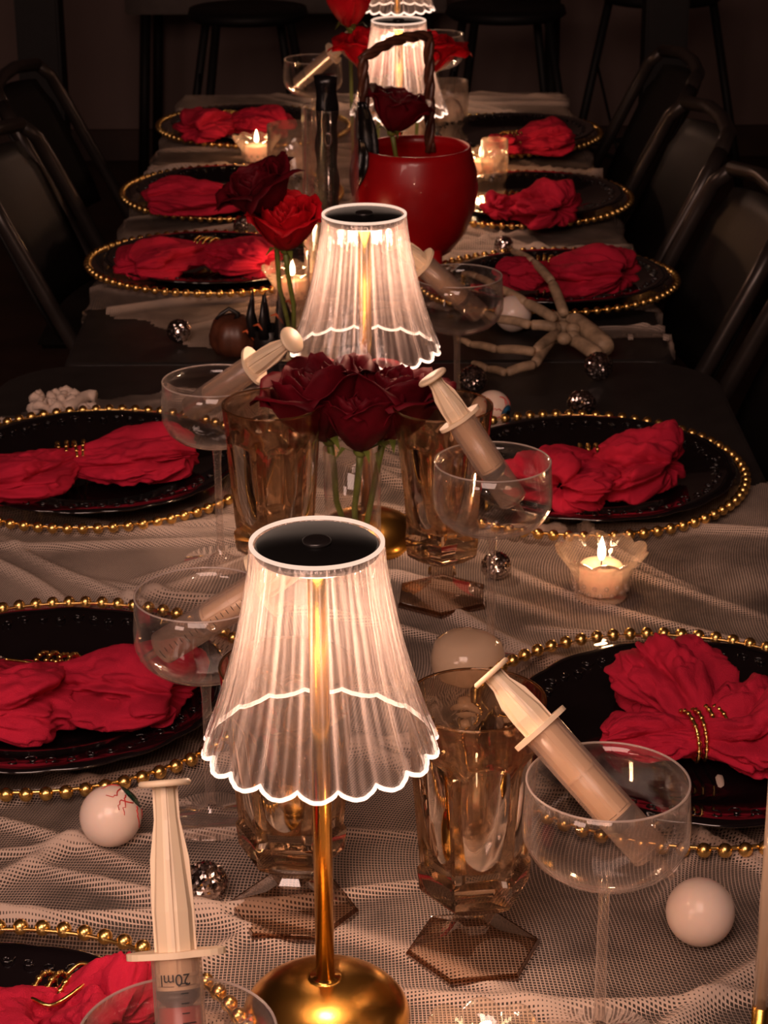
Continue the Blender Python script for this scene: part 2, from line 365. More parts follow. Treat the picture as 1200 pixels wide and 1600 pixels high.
def in1(x, y):
    w_ = .008*math.sin(x*50)+.005*math.sin(x*131+1)
    return y < pw(x, [(-.6, 2.17), (-.42, 2.19), (-.36, 2.23), (-.25, 2.27), (-.12, 2.29), (0, 2.2), (.05, 2.03), (.2, 1.93), (.36, 1.97), (.6, 1.95)])+w_
def in2(x, y):
    w_ = .01*math.sin(x*45)+.006*math.sin(x*120+1)
    return y > pw(x, [(-.6, 2.60), (-.37, 2.58), (-.29, 2.54), (-.24, 2.43), (-.15, 2.40), (-.05, 2.43), (.1, 2.60), (.22, 2.50), (.3, 2.43), (.6, 2.42)])+w_ and not (.12 < x and 2.50 < y < 2.56+.05*math.sin(x*9))  # strip left out under the third right charger stands in for its shadow
c1 = cloth('gauze_runner', 'cream open-weave gauze cloth, wrinkled, on the near table', T1, .0038, in1, 3, 95, .0012, .0085)
cloth('gauze_runner', 'pale gauze cloth covering the far table, under its place settings', T2, .006, in2, 8, 70, .0012, .0095, .06)
bm = bmesh.new(); rnd = random.Random(2)
for k in range(9):                                        # gathered, ruffled end of the near cloth
    c = at(rnd.uniform(55, 140), rnd.uniform(607, 640), .008); r = rnd.uniform(.006, .011); pts = []
    for i in range(14):
        a = i*.55+k; pts.append(c+Vector((math.cos(a)*r*(.4+i*.06), math.sin(a)*r*(.4+i*.05), .004*math.sin(i+k))))
    tube(bm, pts, [.0045+.0012*math.sin(i*2.+k) for i in range(14)], 7)
pts = [at(50+i*9, 640-i*1.6-6*math.sin(i*.8), .006) for i in range(12)]; tube(bm, pts, [.007]*12, 8)
rf_ = obj('ruffle', bm, principled('gathered_gauze', (.66, .53, .44), .9, bump=.6, bscale=400), None); rf_.parent = c1

# ------------------------------------------------------------------ folding chairs
def chair(label, x, y, rz, first=[None]):
    if first[0] is not None: return dup(first[0], label, (x, y, 0), (0, 0, rz))
    t = thing('folding_chair', label, 'chair', (x, y, 0), (0, 0, rz), 'black folding chairs around the table'); first[0] = t
    for s in (-1, 1):
        bm = bmesh.new(); tube(bm, [(s*.19, -.02, .845), (s*.215, 0, .82), (s*.22, .02, .78), (s*.22, .20, .42), (s*.22, .38, .008)], .0115, 10); obj('leg', bm, 'tube', t)
        bm = bmesh.new(); tube(bm, [(s*.195, .33, .43), (s*.195, .10, .24), (s*.195, -.14, .008)], .0105, 10); obj('leg', bm, 'tube', t)
    bm = bmesh.new(); tube(bm, [(-.19, -.02, .845), (-.1, -.045, .855), (0, -.05, .857), (.1, -.045, .855), (.19, -.02, .845)], .0115, 10); obj('top_rail', bm, 'tube', t)
    bm = bmesh.new(); rows = []
    for th in (0, .006):
        g = []
        for j in range(9):
            zz = .60+.235*j/8; row = []
            for i in range(15):
                u = -1+2*i/14; hw = .20-.03*(abs(j-4)/4)**4
                row.append(bm.verts.new((u*hw, .085-.105*(zz-.60)/.235-.035*(1-u*u)-th, zz-.012*(u*u if j > 6 else 0))))
            g.append(row)
        rows.append(g)
    for g in rows:
        for j in range(8):
            for i in range(14): bm.faces.new((g[j][i], g[j][i+1], g[j+1][i+1], g[j+1][i]))
    for i in range(14):
        for j in (0, 8): bm.faces.new((rows[0][j][i], rows[0][j][i+1], rows[1][j][i+1], rows[1][j][i]))
    for j in range(8):
        for i in (0, 14): bm.faces.new((rows[0][j][i], rows[0][j+1][i], rows[1][j+1][i], rows[1][j][i]))
    obj('backrest', bm, 'chair', t)
    bm = bmesh.new(); box(bm, (0, .19, .435), (.38, .36, .018), bev=.007); obj('seat', bm, 'chair', t)
    bm = bmesh.new(); tube(bm, [(-.195, -.10, .06), (.195, -.10, .06)], .008); obj('stretcher', bm, 'tube', t)
    return t
chair('black folding chair on the right, nearest, cut by the right edge', .50, 2.28, PI/2)
chair('black folding chair on the right, second from the front, beside the third right charger', .475, 2.77, PI/2)
chair('black folding chair on the right, third from the front, its curved back fully in view', .475, 3.26, PI/2)
chair('black folding chair on the right, farthest, half lost in the dark', .50, 3.76, PI/2)
chair('black folding chair on the left, nearer, cut by the left edge', -.545, 3.12, -PI/2)
chair('black folding chair on the left, farther, in front of the slim pillar', -.60, 3.66, -PI/2)

# ------------------------------------------------------------------ chargers, plates, napkins
NB = 74
bead_mesh = None
def charger(label, x, y, a=0, b=0, proto=[None]):
    rot = (math.atan(b), -math.atan(a), 0); loc = (x, y, TZ+.0045+.03*math.hypot(a, b))
    if proto[0] is not None: return dup(proto[0], label, loc, rot)
    t = thing('charger_plate', label, 'charger', loc, rot, 'gold-beaded clear glass chargers'); proto[0] = t
    bm = bmesh.new(); lathe([(0, 0), (.104, 0), (.112, .001), (.120, .0055), (.161, .0085), (.163, .0095), (.161, .0105), (.119, .0085), (.110, .004), (.100, .003), (0, .003)], 96, bm=bm); obj('glass_disc', bm, 'charger', t)
    bm = bmesh.new(); tube(bm, [(.1635*math.cos(TAU*i/96), .1635*math.sin(TAU*i/96), .0085) for i in range(96)], .0016, 6, closed=True); obj('gold_rim', bm, 'gold', t)
    bm = bmesh.new(); uvs(bm, (0, 0, 0), .0052, 14, 9); me = None
    for i in range(NB):
        an = TAU*i/NB
        if me is None: o = obj('bead', bm, 'gold', t); me = o.data
        else: o = bpy.data.objects.new('bead', me); COL.objects.link(o); o.parent = t
        o.location = (.1665*math.cos(an), .1665*math.sin(an), .0085)
    return t
def plate(label, x, y, a=0, b=0, proto=[None]):
    rot = (math.atan(b), -math.atan(a), 0); loc = (x, y, TZ+.0080+.03*math.hypot(a, b))
    if proto[0] is not None: return dup(proto[0], label, loc, rot)
    t = thing('dinner_plate', label, 'plate', loc, rot, 'black scalloped dinner plates'); proto[0] = t
    def rf(r, an, z, k): return r*(1+.012*abs(math.sin(an*9))*max(0, (r-.10)/.035))
    def zf(z, an, k): return z
    bm = bmesh.new(); lathe([(0, 0), (.080, 0), (.085, .001), (.098, .006), (.135, .0135), (.141, .0145), (.142, .0155), (.140, .0165), (.131, .0160), (.112, .0105), (.097, .0075), (.084, .0035), (.075, .003), (0, .003)], 180, rf, bm); obj('plate_body', bm, 'ceramic', t)
    bm = bmesh.new()                                   # raised scroll relief around the rim
    for i in range(54):
        an = TAU*i/54; rr = .1245+.0025*math.sin(i*2.1); c = Vector((rr*math.cos(an), rr*math.sin(an), .0150)); pts = []
        for k in range(9):
            q = k*.75+i; s = .0012+.0005*k; pts.append(c+Vector((math.cos(q)*s, math.sin(q)*s, (s-.003)*.3)))
        tube(bm, pts, [.0011-.00007*k for k in range(9)], 5)
    obj('scroll_relief', bm, 'ceramic', t); return t
def lobe(bm, a, b, r0, w1, h1, seed, k=6, zb=0., mid=.75):
    a = Vector(a); b = Vector(b); d = b-a; ln = d.length; d.z = 0; d.normalize(); s = Vector((-d.y, d.x, 0))
    nu, nt = 62, 132; rings = []
    rnd = random.Random(seed); p1, p2, p3 = (rnd.uniform(0, TAU) for _ in range(3))
    for i in range(nu):
        t = i/(nu-1); e = math.sin(min(1, t/mid)*PI/2)**.8; tail = 1 if t < mid else 1-.45*((t-mid)/(1-mid))**2
        c = a+(b-a)*t; wd = (r0+(w1-r0)*e)*tail; ht = (r0+(h1-r0)*e)*tail; c += s*.010*math.sin(t*4+p1)*t
        ring = []
        for j in range(nt):
            th = TAU*j/nt; q = Vector((t*2.0, math.cos(th)*1.6, math.sin(th)*1.6+seed)); nn = noise.noise(q*1.5); n2 = noise.noise(q*3.1+Vector((9, 0, 0)))
            A1 = k*th*.5+p2+1.3*t+1.1*nn; A2 = k*th+p1-1.9*t+2.2*n2
            f = .52*abs(math.sin(A1))+.17*abs(math.sin(A2))+.07*abs(math.sin(2.1*A2+3*nn+5*t))-.33
            f *= .35+.75*min(1, t*2.2)
            rr = 1+f+.24*nn+.08*n2+.025*noise.noise(q*11)
            ext = ln*(.05*math.sin(2*th+p3)+.07*nn)*max(0, t-.35)
            p = c+s*(math.cos(th)*wd*rr)+Vector((0, 0, math.sin(th)*ht*rr))+d*ext
            p.z = max(p.z, zb+.0008+.0004*math.sin(j*3.)); ring.append(bm.verts.new(p))
        rings.append(ring)
    for sc, mv in ((.75, -.04), (.45, -.10), (.15, -.16)):              # open folded end tucked inwards
        cen = sum((v.co for v in rings[nu-1]), Vector())/nt
        rings.append([bm.verts.new(cen+(v.co-cen)*sc*(1+.2*math.sin(j*k*TAU/nt))+d*ln*mv*(1 if sc < .7 else .2)) for j, v in enumerate(rings[nu-1])])
    for A, B in zip(rings, rings[1:]):
        for j in range(nt): bm.faces.new((A[j], A[(j+1) % nt], B[(j+1) % nt], B[j]))
    bm.faces.new(rings[0][::-1])
def napkin(lab, labr, ringpx, lobes, seed, r0=.015, tw=None, tall=.0):
    zc = .031; c = at(*ringpx, zc); base = TZ+.0195
    bm = bmesh.new()
    for i, (ex, ey, w1, h1, k) in enumerate(lobes):
        e = at(ex, ey, .030+h1*.3); dd = (e-c).normalized(); lobe(bm, c-dd*.006, e, r0*.72, w1*.86, h1*.78, seed+i*3.7, k, base)
    o = obj('napkin', bm, 'napkin'); tag(o, lab, 'napkin', 'crimson napkins on the plates')
    e = at(lobes[-1][0], lobes[-1][1], .03); ax = (e-c); ax.z = 0; ax.normalize()
    t = thing('napkin_ring', labr, 'napkin ring', c, (0, 0, math.atan2(ax.y, ax.x)), 'gold coil napkin rings')
    rn = random.Random(seed)
    for q in range(4):
        bm = bmesh.new(); x = (q-1.5)*.0082; ra = r0*1.42*(1+.04*rn.uniform(-1, 1)); til = rn.uniform(-.12, .12)
        pts = [Vector((x+til*ra*math.cos(a_), ra*math.cos(a_), ra*.95*math.sin(a_))) for a_ in [TAU*i/40 for i in range(40)]]
        for p in pts: p.z = max(p.z, base-c.z+.0012)
        tube(bm, pts, .0015, 6, closed=True)
        for i in range(0, 40, 2):
            if pts[i].z > -.006: g = bmesh.ops.create_icosphere(bm, subdivisions=1, radius=.0024)['verts']; bmesh.ops.transform(bm, matrix=Matrix.Translation(pts[i]), verts=g)
        obj('wire_loop', bm, 'goldwire', t)
    if tw:                                                              # long wire hook of the coil
        bm = bmesh.new(); P = [at(px, py, z)-c for px, py, z in tw]; rt = Matrix.Rotation(-math.atan2(ax.y, ax.x), 3, 'Z'); P = [rt @ p for p in P]
        Q = []
        for k in range(len(P)-1):
            p0, p1, p2, p3 = P[max(k-1, 0)], P[k], P[k+1], P[min(k+2, len(P)-1)]
            for u in [i/6 for i in range(6)]:
                Q.append(.5*((2*p1)+(p2-p0)*u+(2*p0-5*p1+4*p2-p3)*u*u+(3*p1-p0-3*p2+p3)*u**3))
        tube(bm, Q+[P[-1]], .0013, 6); obj('wire_hook', bm, 'goldwire', t)
S = [  # where, x, y, tilt a, b, napkin ring px, lobes (end px, end py, width, height, folds), seed
 ('first on the left, cut by the bottom edge', 'front left', -.240, .990, 0, 0, (95, 1580), [(-30, 1650, .045, .025, 5), (205, 1600, .050, .030, 6)], 11, [(30, 1610, .045), (45, 1562, .055), (85, 1570, .055), (150, 1520, .055), (128, 1505, .055), (105, 1522, .05)]),
 ('second on the left, beside the near lamp', 'second left', -.263, 1.494, -.003, .003, (88, 1062, ), [(-45, 1120, .052, .030, 5), (285, 1085, .055, .028, 4)], 21, [(8, 1030, .06), (40, 1034, .055), (70, 1040, .05)]),
 ('third on the left, beside the left middle glasses', 'third left', -.288, 1.998, -.009, .011, (112, 722), [(-35, 765, .045, .025, 5), (300, 712, .048, .026, 6)], 31, None),
 ('fourth on the left, first on the far table', 'fourth left', -.229, 2.778, -.022, -.016, (322, 395), [(200, 418, .042, .026, 6), (430, 410, .045, .026, 5)], 41, None),
 ('fifth on the left, left of the tall red roses', 'fifth left', -.229, 3.188, -.015, .011, (385, 312), [(232, 312, .045, .030, 6), (420, 310, .03, .02, 5)], 51, None),
 ('farthest on the left, behind the small flame', 'farthest left', -.223, 3.691, -.018, .007, (362, 192), [(292, 204, .042, .032, 6), (445, 200, .040, .030, 5)], 61, None),
 ('first on the right, behind the front champagne coupe', 'front right', .222, 1.415, -.016, .020, (1098, 1150), [(950, 1160, .022, .016, 4), (1045, 1030, .040, .034, 6), (1230, 1130, .050, .030, 6)], 71, None),
 ('second on the right, behind the lit glass votive', 'second right', .191, 1.971, 0, .012, (925, 728), [(850, 765, .052, .030, 5), (1050, 732, .056, .036, 7)], 81, None),
 ('third on the right, beyond the skeleton hand', 'third right', .215, 2.673, .019, -.024, (855, 425), [(792, 435, .030, .022, 6), (975, 432, .052, .036, 6)], 91, None),
 ('fourth on the right, beside the red cauldron', 'fourth right', .207, 3.134, .014, .006, (803, 322), [(762, 325, .028, .020, 5), (888, 328, .050, .038, 7)], 101, None),
 ('farthest on the right, at the far table end', 'farthest right', .207, 3.601, .023, .001, (800, 225), [(770, 228, .03, .02, 5), (890, 215, .050, .032, 7)], 111, None)]
for (wh, sh, x, y, a, b, rg, lb, sd, tw) in S:
    charger('glass charger with gold beads, '+wh, x, y, a, b)
    plate('glossy black plate with embossed rim, '+wh, x+(.012 if x > 0 else 0), y-.011, a, b)
    napkin('crumpled crimson napkin on the '+sh+' plate', 'gold beaded wire ring around the '+sh+' napkin', rg, lb, sd, tw=tw)

# ------------------------------------------------------------------ table lamps
def bell(z):        # radius of the flared shade against height
    P = [(.185, .0680), (.190, .0668), (.205, .0612), (.22, .0562), (.24, .0502), (.26, .0455), (.28, .0415), (.295, .0388), (.31, .0373)]
    for (a, ra), (c, rc) in zip(P, P[1:]):
        if z <= c: return ra+(rc-ra)*(z-a)/(c-a)
    return P[-1][1]
def lamp(label, x, y, proto=[None]):
    loc = (x, y, TZ+.001)
    point('lamp_led', (x, y, TZ+.258), 1.7, (1, .60, .42), .012)
    if proto[0] is not None: return dup(proto[0], label, loc)
    t = thing('table_lamp', label, 'lamp', loc, group='fluted acrylic table lamps along the middle of the table'); proto[0] = t
    bm = bmesh.new(); lathe([(0, 0), (.050, 0), (.0505, .002)]+[(.0505*math.cos(u), .002+.028*math.sin(u)) for u in [PI/2*i/14 for i in range(1, 14)]]+[(.007, .0302), (0, .0302)], 64, bm=bm); obj('base', bm, 'brass', t)
    bm = bmesh.new(); lathe([(0, .029), (.0056, .029), (.0056, .303), (0, .303)], 24, bm=bm); obj('pole', bm, 'brass', t)
    n = 18; seg = 12; zs = [.185, .1875, .190, .195]+[.20+.0075*i for i in range(15)]+[.3095]
    def flute(r, an, z, k):
        f = (.3095-min(z, .3095))/.125; ph = (an*n/TAU) % 1; lobe_ = abs(math.sin(PI*ph)); g = .5+.5*math.cos(an*n*4)
        return r*(1-.05*f*(1-lobe_))-.0005*g
    def zf(z, an, k):
        ph = (an*n/TAU) % 1; f = max(0, 1-(z-.185)/.025); return z+f*.0045*(1-abs(math.sin(PI*ph))**.8)
    bm = bmesh.new(); lathe([(bell(z), z) for z in zs]+[(bell(z)-.0022, z) for z in zs[::-1]], n*seg, flute, bm, zf); sh = obj('shade', bm, 'acrylic', t)
    bm = bmesh.new(); pts = []
    for i in range(n*seg):
        an = TAU*i/(n*seg); r = flute(bell(.185), an, .185, 0)-.0008; pts.append((r*math.cos(an), r*math.sin(an), zf(.185, an, 0)))
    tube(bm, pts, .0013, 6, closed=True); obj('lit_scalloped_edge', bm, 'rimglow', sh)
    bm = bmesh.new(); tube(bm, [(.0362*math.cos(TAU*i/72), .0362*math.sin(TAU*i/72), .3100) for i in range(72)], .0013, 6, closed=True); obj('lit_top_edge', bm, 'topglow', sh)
    bm = bmesh.new(); lathe([(0, .303), (.0335, .303), (.0343, .304), (.0343, .3085), (.033, .3095), (0, .3095)], 48, bm=bm); obj('top_cap', bm, 'blackcap', t)
    bm = bmesh.new(); lathe([(0, .3093), (.0080, .3093), (.0080, .3115), (.0070, .3120), (0, .3120)], 32, bm=bm); obj('knob', bm, 'blackmetal', t)
    bm = bmesh.new(); lathe([(.0075, .3015), (.014, .3015), (.014, .303), (.0075, .303), (.0075, .3015)], 32, bm=bm); obj('led_ring', bm, 'led', t)
    return t
lamp('nearest brass lamp with fluted clear acrylic shade and glowing scalloped edge, in the foreground', -.0369, 1.0726)
lamp('second lamp from the front, its clear fluted shade rising behind the dark red roses', -.0156, 1.8225)
lamp('third lamp from the front, glowing behind the braided handle of the red cauldron', .0243, 2.915)
lamp('farthest lamp, only its shade in view at the very top edge', .030, 3.86)

# ------------------------------------------------------------------ amber hexagonal goblets
def goblet(label, x, y, rz, proto=[None]):
    loc = (x, y, TZ+.002)
    if proto[0] is not None: return dup(proto[0], label, loc, (0, 0, rz))
    t = thing('goblet', label, 'goblet', loc, (0, 0, rz), 'amber six-sided pressed glass goblets'); proto[0] = t
    prof = [(0, 0, 0), (.041, 0, 1), (.0415, .003, 1), (.040, .005, 1), (.017, .0135, 1), (.0105, .018, 1), (.0100, .022, 1), (.0135, .026, 1), (.0105, .030, 1), (.0115, .034, 1), (.020, .038, 1), (.0315, .046, 1), (.0335, .049, 1), (.0350, .064, 1), (.0330, .067, 1)]
    prof += [(.0335+.0050*i/9, .070+.068*i/9, 1) for i in range(1, 10)]
    prof += [(.0387, .142, .8), (.0392, .146, .5), (.0398, .150, .2), (.0403, .155, 0), (.0412, .164, 0), (.0424, .175, 0), (.0426, .177, 0), (.0420, .178, 0), (.0410, .177, 0), (.0396, .160, 0), (.0375, .140, 0), (.0345, .11, 0), (.031, .085, 0), (.027, .072, 0), (.018, .068, 0), (0, .067, 0)]
    def rf(r, an, z, k):
        hx = prof[k][2]; q = (an % (PI/3))-PI/6; flat = math.cos(PI/6)/math.cos(q); rr = r*((1-hx)+hx*flat*1.03)
        if 13 < k < 28:                                     # arched recessed panels
            top = .148-.016*(abs(q)/(PI/6))**2.2*1.6; side = max(0, 1-abs(q)/(PI/6*.84)); rec = min(1, side*7)*min(1, max(0, (top-z)/.004))
            rr -= .0023*rec
        return rr
    def rfoot(r, an, z, k):
        q = (an % (PI/3))-PI/6; return r*math.cos(PI/6)/math.cos(q)*1.03
    bm = bmesh.new(); lathe([(p[0], p[1]) for p in prof[:11]], 120, rfoot, bm); o = obj('foot', bm, 'amberthin', t); o.data.set_sharp_from_angle(angle=R(22))
    bm = bmesh.new(); lathe([(.0411, .0001), (.0417, .0004), (.0420, .0030), (.0405, .0052), (.0398, .0053)], 120, rfoot, bm); obj('foot_edge', bm, 'amberedge', o).data.set_sharp_from_angle(angle=R(22))
    bm = bmesh.new(); lathe([(0, .0382)]+[(p[0], p[1]) for p in prof[10:]], 120, lambda r, a, z, k: rf(r, a, z, k+9) if k else r, bm); o = obj('bowl', bm, 'amber', t); o.data.set_sharp_from_angle(angle=R(22))
    bm = bmesh.new(); tube(bm, [(.0418*math.cos(TAU*i/80), .0418*math.sin(TAU*i/80), .1775) for i in range(80)], .0009, 6, closed=True); obj('rim', bm, 'amber', t)
    return t
goblet('amber hexagonal goblet in front, right of the near lamp pole', .0545, 1.142, R(8))
goblet('amber hexagonal goblet half hidden behind the near lamp shade', -.061, 1.19, R(-6))
goblet('amber hexagonal goblet right of the rose vase, with a syringe before it', .050, 1.688, R(27))
goblet('amber hexagonal goblet left of the rose vase', -.0938, 1.695, R(12))

# ------------------------------------------------------------------ coupes
def coupe(label, x, y, proto=[None], s=1.):
    loc = (x, y, TZ+.002)
    if proto[0] is not None: r = dup(proto[0], label, loc); return r
    t = thing('champagne_coupe', label, 'glass', loc, group='clear champagne coupes'); proto[0] = t
    bm = bmesh.new(); lathe([(0, 0), (.0335, 0), (.034, .0008), (.033, .0016), (.012, .0035), (.0042, .009), (.0034, .02), (.0032, .095), (.0042, .108), (.004, .112)], 56, bm=bm); obj('stem_and_foot', bm, 'stemglass', t)
    out = [(0, .1105), (.010, .1115), (.024, .115), (.036, .1205), (.0435, .1275), (.0475, .137), (.0478, .148), (.0468, .160), (.0460, .172)]
    bm = bmesh.new(); lathe(out+[(.0454, .1722)]+[(max(0, r-.0011), z+(.0014 if r < .04 else 0)) for r, z in out[:-1][::-1]], 72, bm=bm); obj('bowl', bm, 'clear', t)
    bm = bmesh.new(); tube(bm, [(.0457*math.cos(TAU*i/72), .0457*math.sin(TAU*i/72), .1722) for i in range(72)], .0007, 6, closed=True); obj('rim', bm, 'glassrim', t)
    return t
coupe('front right champagne coupe with a cream syringe standing in it', .1248, 1.0504)
coupe('left champagne coupe beside the near lamp shade, a graduated syringe in it', -.1234, 1.3124)
coupe('champagne coupe in front of the second right napkin, syringe across it', .0860, 1.5664)
coupe('champagne coupe in front of the third left napkin', -.1484, 1.7758)
coupe('champagne coupe just right of the second lamp, by the skeleton hand', .0773, 2.1152)
coupe('champagne coupe at the bottom edge, only its rim in view', -.0965, .815)
coupe('far champagne coupe left of the third lamp, bones of a syringe over it', -.1092, 3.42)
coupe('far champagne coupe right of the third lamp at the top edge', .0951, 3.66)
# straight tumblers of clear glass
def tumbler(label, p, r, h, proto=None):
    bm = bmesh.new(); lathe([(0, 0), (r*.8, 0), (r*.85, .002), (r, h*.5), (r*.97, h), (r*.93, h), (r*.93, h*.5), (r*.75, .008), (0, .008)], 48, bm=bm)
    o = obj('tumbler', bm, 'bowlglass'); o.location = p; return tag(o, label, 'glass', 'cut glass tumblers far down the table')
tumbler('clear rounded glass holding pale crumpled tissue, behind the red roses', at(458, 292)+Vector((0, 0, .003)), .040, .095)
tumbler('clear tumbler right of the third lamp, pale tissue in it', at(702, 200)+Vector((0, 0, .003)), .034, .080)
for px, py, z, s_, n_, lb in ((458, 262, .012, .025, 5, 'crumpled pale tissue in the rounded far-left glass'), (702, 178, .012, .022, 4, 'crumpled pale tissue in the tumbler right of the third lamp'), (640, 205, .02, .03, 5, 'pale crumpled tissue behind the red cauldron rim')):
    bm = bmesh.new(); g = bmesh.ops.create_icosphere(bm, subdivisions=4, radius=s_)['verts']
    c = at(px, py+28, .0)+Vector((0, 0, .012+s_*.9))
    for v in g:
        nn = noise.noise(v.co*60+Vector((px, 0, 0))); v.co *= 1+.35*abs(nn)+.12*noise.noise(v.co*160); v.co.z *= 1.15
    o = obj('tissue', bm, principled('pale_tissue', (.80, .60, .45), .8, bump=.3)); o.location = c; tag(o, lb, 'tissue')

# ------------------------------------------------------------------ syringes
def syringe(label, T, D, ext, gasket, liquid=None, body='cream', marks=False):
    rot, ln = align(T, D)
    t = thing('syringe', label, 'syringe', T, rot, 'large cream plastic syringes in the glasses')
    nz = .016; fl = ln-ext; r = .0118                                   # barrel from nz to fl
    bm = bmesh.new(); lathe([(0, 0), (.0022, 0), (.0032, nz), (.009, nz+.001), (r, nz+.003), (r, fl), (r-.0012, fl), (r-.0012, nz+.004), (.002, nz+.003), (0, nz+.003)], 36, bm=bm); b = obj('barrel', bm, 'barrel', t)
    bm = bmesh.new(); segs = 40; top = []; bot = []                       # winged finger flange
    for i in range(segs):
        a = TAU*i/segs; rr = r*1.12+(.010 if marks else .005)*abs(math.cos(a))**5
        top.append(bm.verts.new((rr*math.cos(a), rr*.95*math.sin(a), fl+.0015))); bot.append(bm.verts.new((rr*math.cos(a), rr*.95*math.sin(a), fl-.0015)))
    for i in range(segs): bm.faces.new((top[i], top[(i+1) % segs], bot[(i+1) % segs], bot[i]))
    bm.faces.new(top); bm.faces.new(bot[::-1]); obj('finger_flange', bm, body, b, False)
    bm = bmesh.new(); w_ = .0098                                         # cross-shaped plunger, waisted near the thumb disc
    for ax in (0, 1):
        L0 = [nz+gasket+.004, fl+.3*ext, fl+.55*ext, fl+.78*ext, ln-.001]; W = [w_, w_, w_*.93, w_*.62, w_*.60]
        for k in range(4):
            vs_ = []
            for (z, ww) in ((L0[k], W[k]), (L0[k+1], W[k+1])):
                for sx in (-1, 1):
                    for sy in (-1, 1): vs_.append(bm.verts.new((sx*ww, sy*.0009, z) if ax == 0 else (sy*.0009, sx*ww, z)))
            a0, a1, a2, a3, b0, b1, b2, b3 = vs_
            for f in ((a0, a1, b1, b0), (a2, a3, b3, b2), (a0, a2, b2, b0), (a1, a3, b3, b1)): bm.faces.new(f)
    for z in (nz+gasket+.004, nz+gasket+(fl-nz-gasket)*.5): lathe([(0, z), (w_, z), (w_, z+.0016), (0, z+.0016)], 28, bm=bm)
    lathe([(w_*.93, nz+gasket+.006), (w_*.93, fl+.25*ext), (w_*.55, fl+.8*ext), (w_*.52, ln-.002)], 10, bm=bm)
    pl = obj('plunger', bm, body, t, False)
    bm = bmesh.new(); lathe([(0, ln-.002), (.0118, ln-.002), (.0124, ln-.001), (.0124, ln), (.0115, ln+.001), (0, ln+.001)], 40, bm=bm); obj('thumb_disc', bm, body, pl)
    bm = bmesh.new(); g = nz+gasket; lathe([(0, g-.005), (.006, g-.004), (.0102, g), (.0104, g+.001), (.0098, g+.0018), (.0104, g+.0026), (.0104, g+.004), (0, g+.004)], 32, bm=bm); obj('rubber_gasket', bm, 'rubber', pl)
    bm = bmesh.new()                                                     # volume graduations around the barrel
    nt_ = int((fl-nz-.01)/.0045)
    for k in range(nt_ if marks else 0):
        z = nz+.006+k*.0045; aw = .55 if k % 5 == 0 else .3
        v = []
        for i in range(6):
            a = 4.9+aw*i/5; v.append((bm.verts.new(((r+.0002)*math.cos(a), (r+.0002)*math.sin(a), z)), bm.verts.new(((r+.0002)*math.cos(a), (r+.0002)*math.sin(a), z+.0005))))
        for i in range(5): bm.faces.new((v[i][0], v[i+1][0], v[i+1][1], v[i][1]))
    if marks: obj('graduation_marks', bm, 'ink', b)
    else: bm.free()
    if liquid: bm = bmesh.new(); lathe([(0, nz+.005), (.0100, nz+.005), (.0102, g-.004), (0, g-.004)], 28, bm=bm); obj('liquid', bm, 'redliquid', b)
    return t
def syr(label, tip, zt, mid, zm, total, ext, gasket, **k):
    T = at(*tip, zt); P = at(*mid, zm); D = T+(P-T).normalized()*total; return syringe(label, T, D, ext, gasket, **k), T, D
s1F = at(275, 1490, .20); s1D = at(257, 1222, .27); d1 = (s1D-s1F).normalized()
S1 = syringe('cream syringe standing upright at lower left, plunger pulled far out', s1F-d1*.098, s1D, (s1D-s1F).length, .062, liquid=True, marks=True)
syr('cream syringe leaning in the front right coupe', (1052, 1372), .127, (880, 1178), .188, .153, .042, .026)
syr('tan syringe leaning in the coupe before the amber goblet, right of the roses', (822, 812), .127, (745, 695), .188, .138, .040, .030)
syr('yellowish syringe in the left middle coupe, its disc beside the roses', (280, 652), .127, (388, 578), .186, .160, .052, .026)
syr('clear graduated syringe in the left coupe, partly behind the near lamp shade', (222, 1032), .130, (395, 925), .188, .150, .042, .040, marks=True)
syr('cream syringe in the coupe right of the second lamp', (765, 505), .127, (680, 430), .185, .145, .040, .026)
syr('far pale syringe in the coupe left of the third lamp', (455, 140), .13, (510, 92), .185, .150, .045, .026)
# 20 ml lettering on the upright syringe, mirrored as seen through the barrel
f = bpy.data.curves.new('volume_print', 'FONT'); f.body = '20ml'; f.size = .0075; f.extrude = .00005
fo_ = bpy.data.objects.new('volume_print', f); COL.objects.link(fo_)
dg = bpy.context.evaluated_depsgraph_get(); me = bpy.data.meshes.new_from_object(fo_.evaluated_get(dg)); bpy.data.objects.remove(fo_)
cc = .0121
xs = [v.co.x for v in me.vertices]; xm = (max(xs)+min(xs))/2
for v in me.vertices:
    a = (v.co.x-xm)/cc; v.co = Vector((-cc*math.sin(a), -(cc+v.co.z)*math.cos(a), -v.co.y))
me.materials.append(M['ink']); vp = bpy.data.objects.new('volume_print', me); COL.objects.link(vp)
br = [c for c in S1.children if c.name.startswith('barrel')][0]; vp.parent = br; vp.location = (0, 0, .0895); 

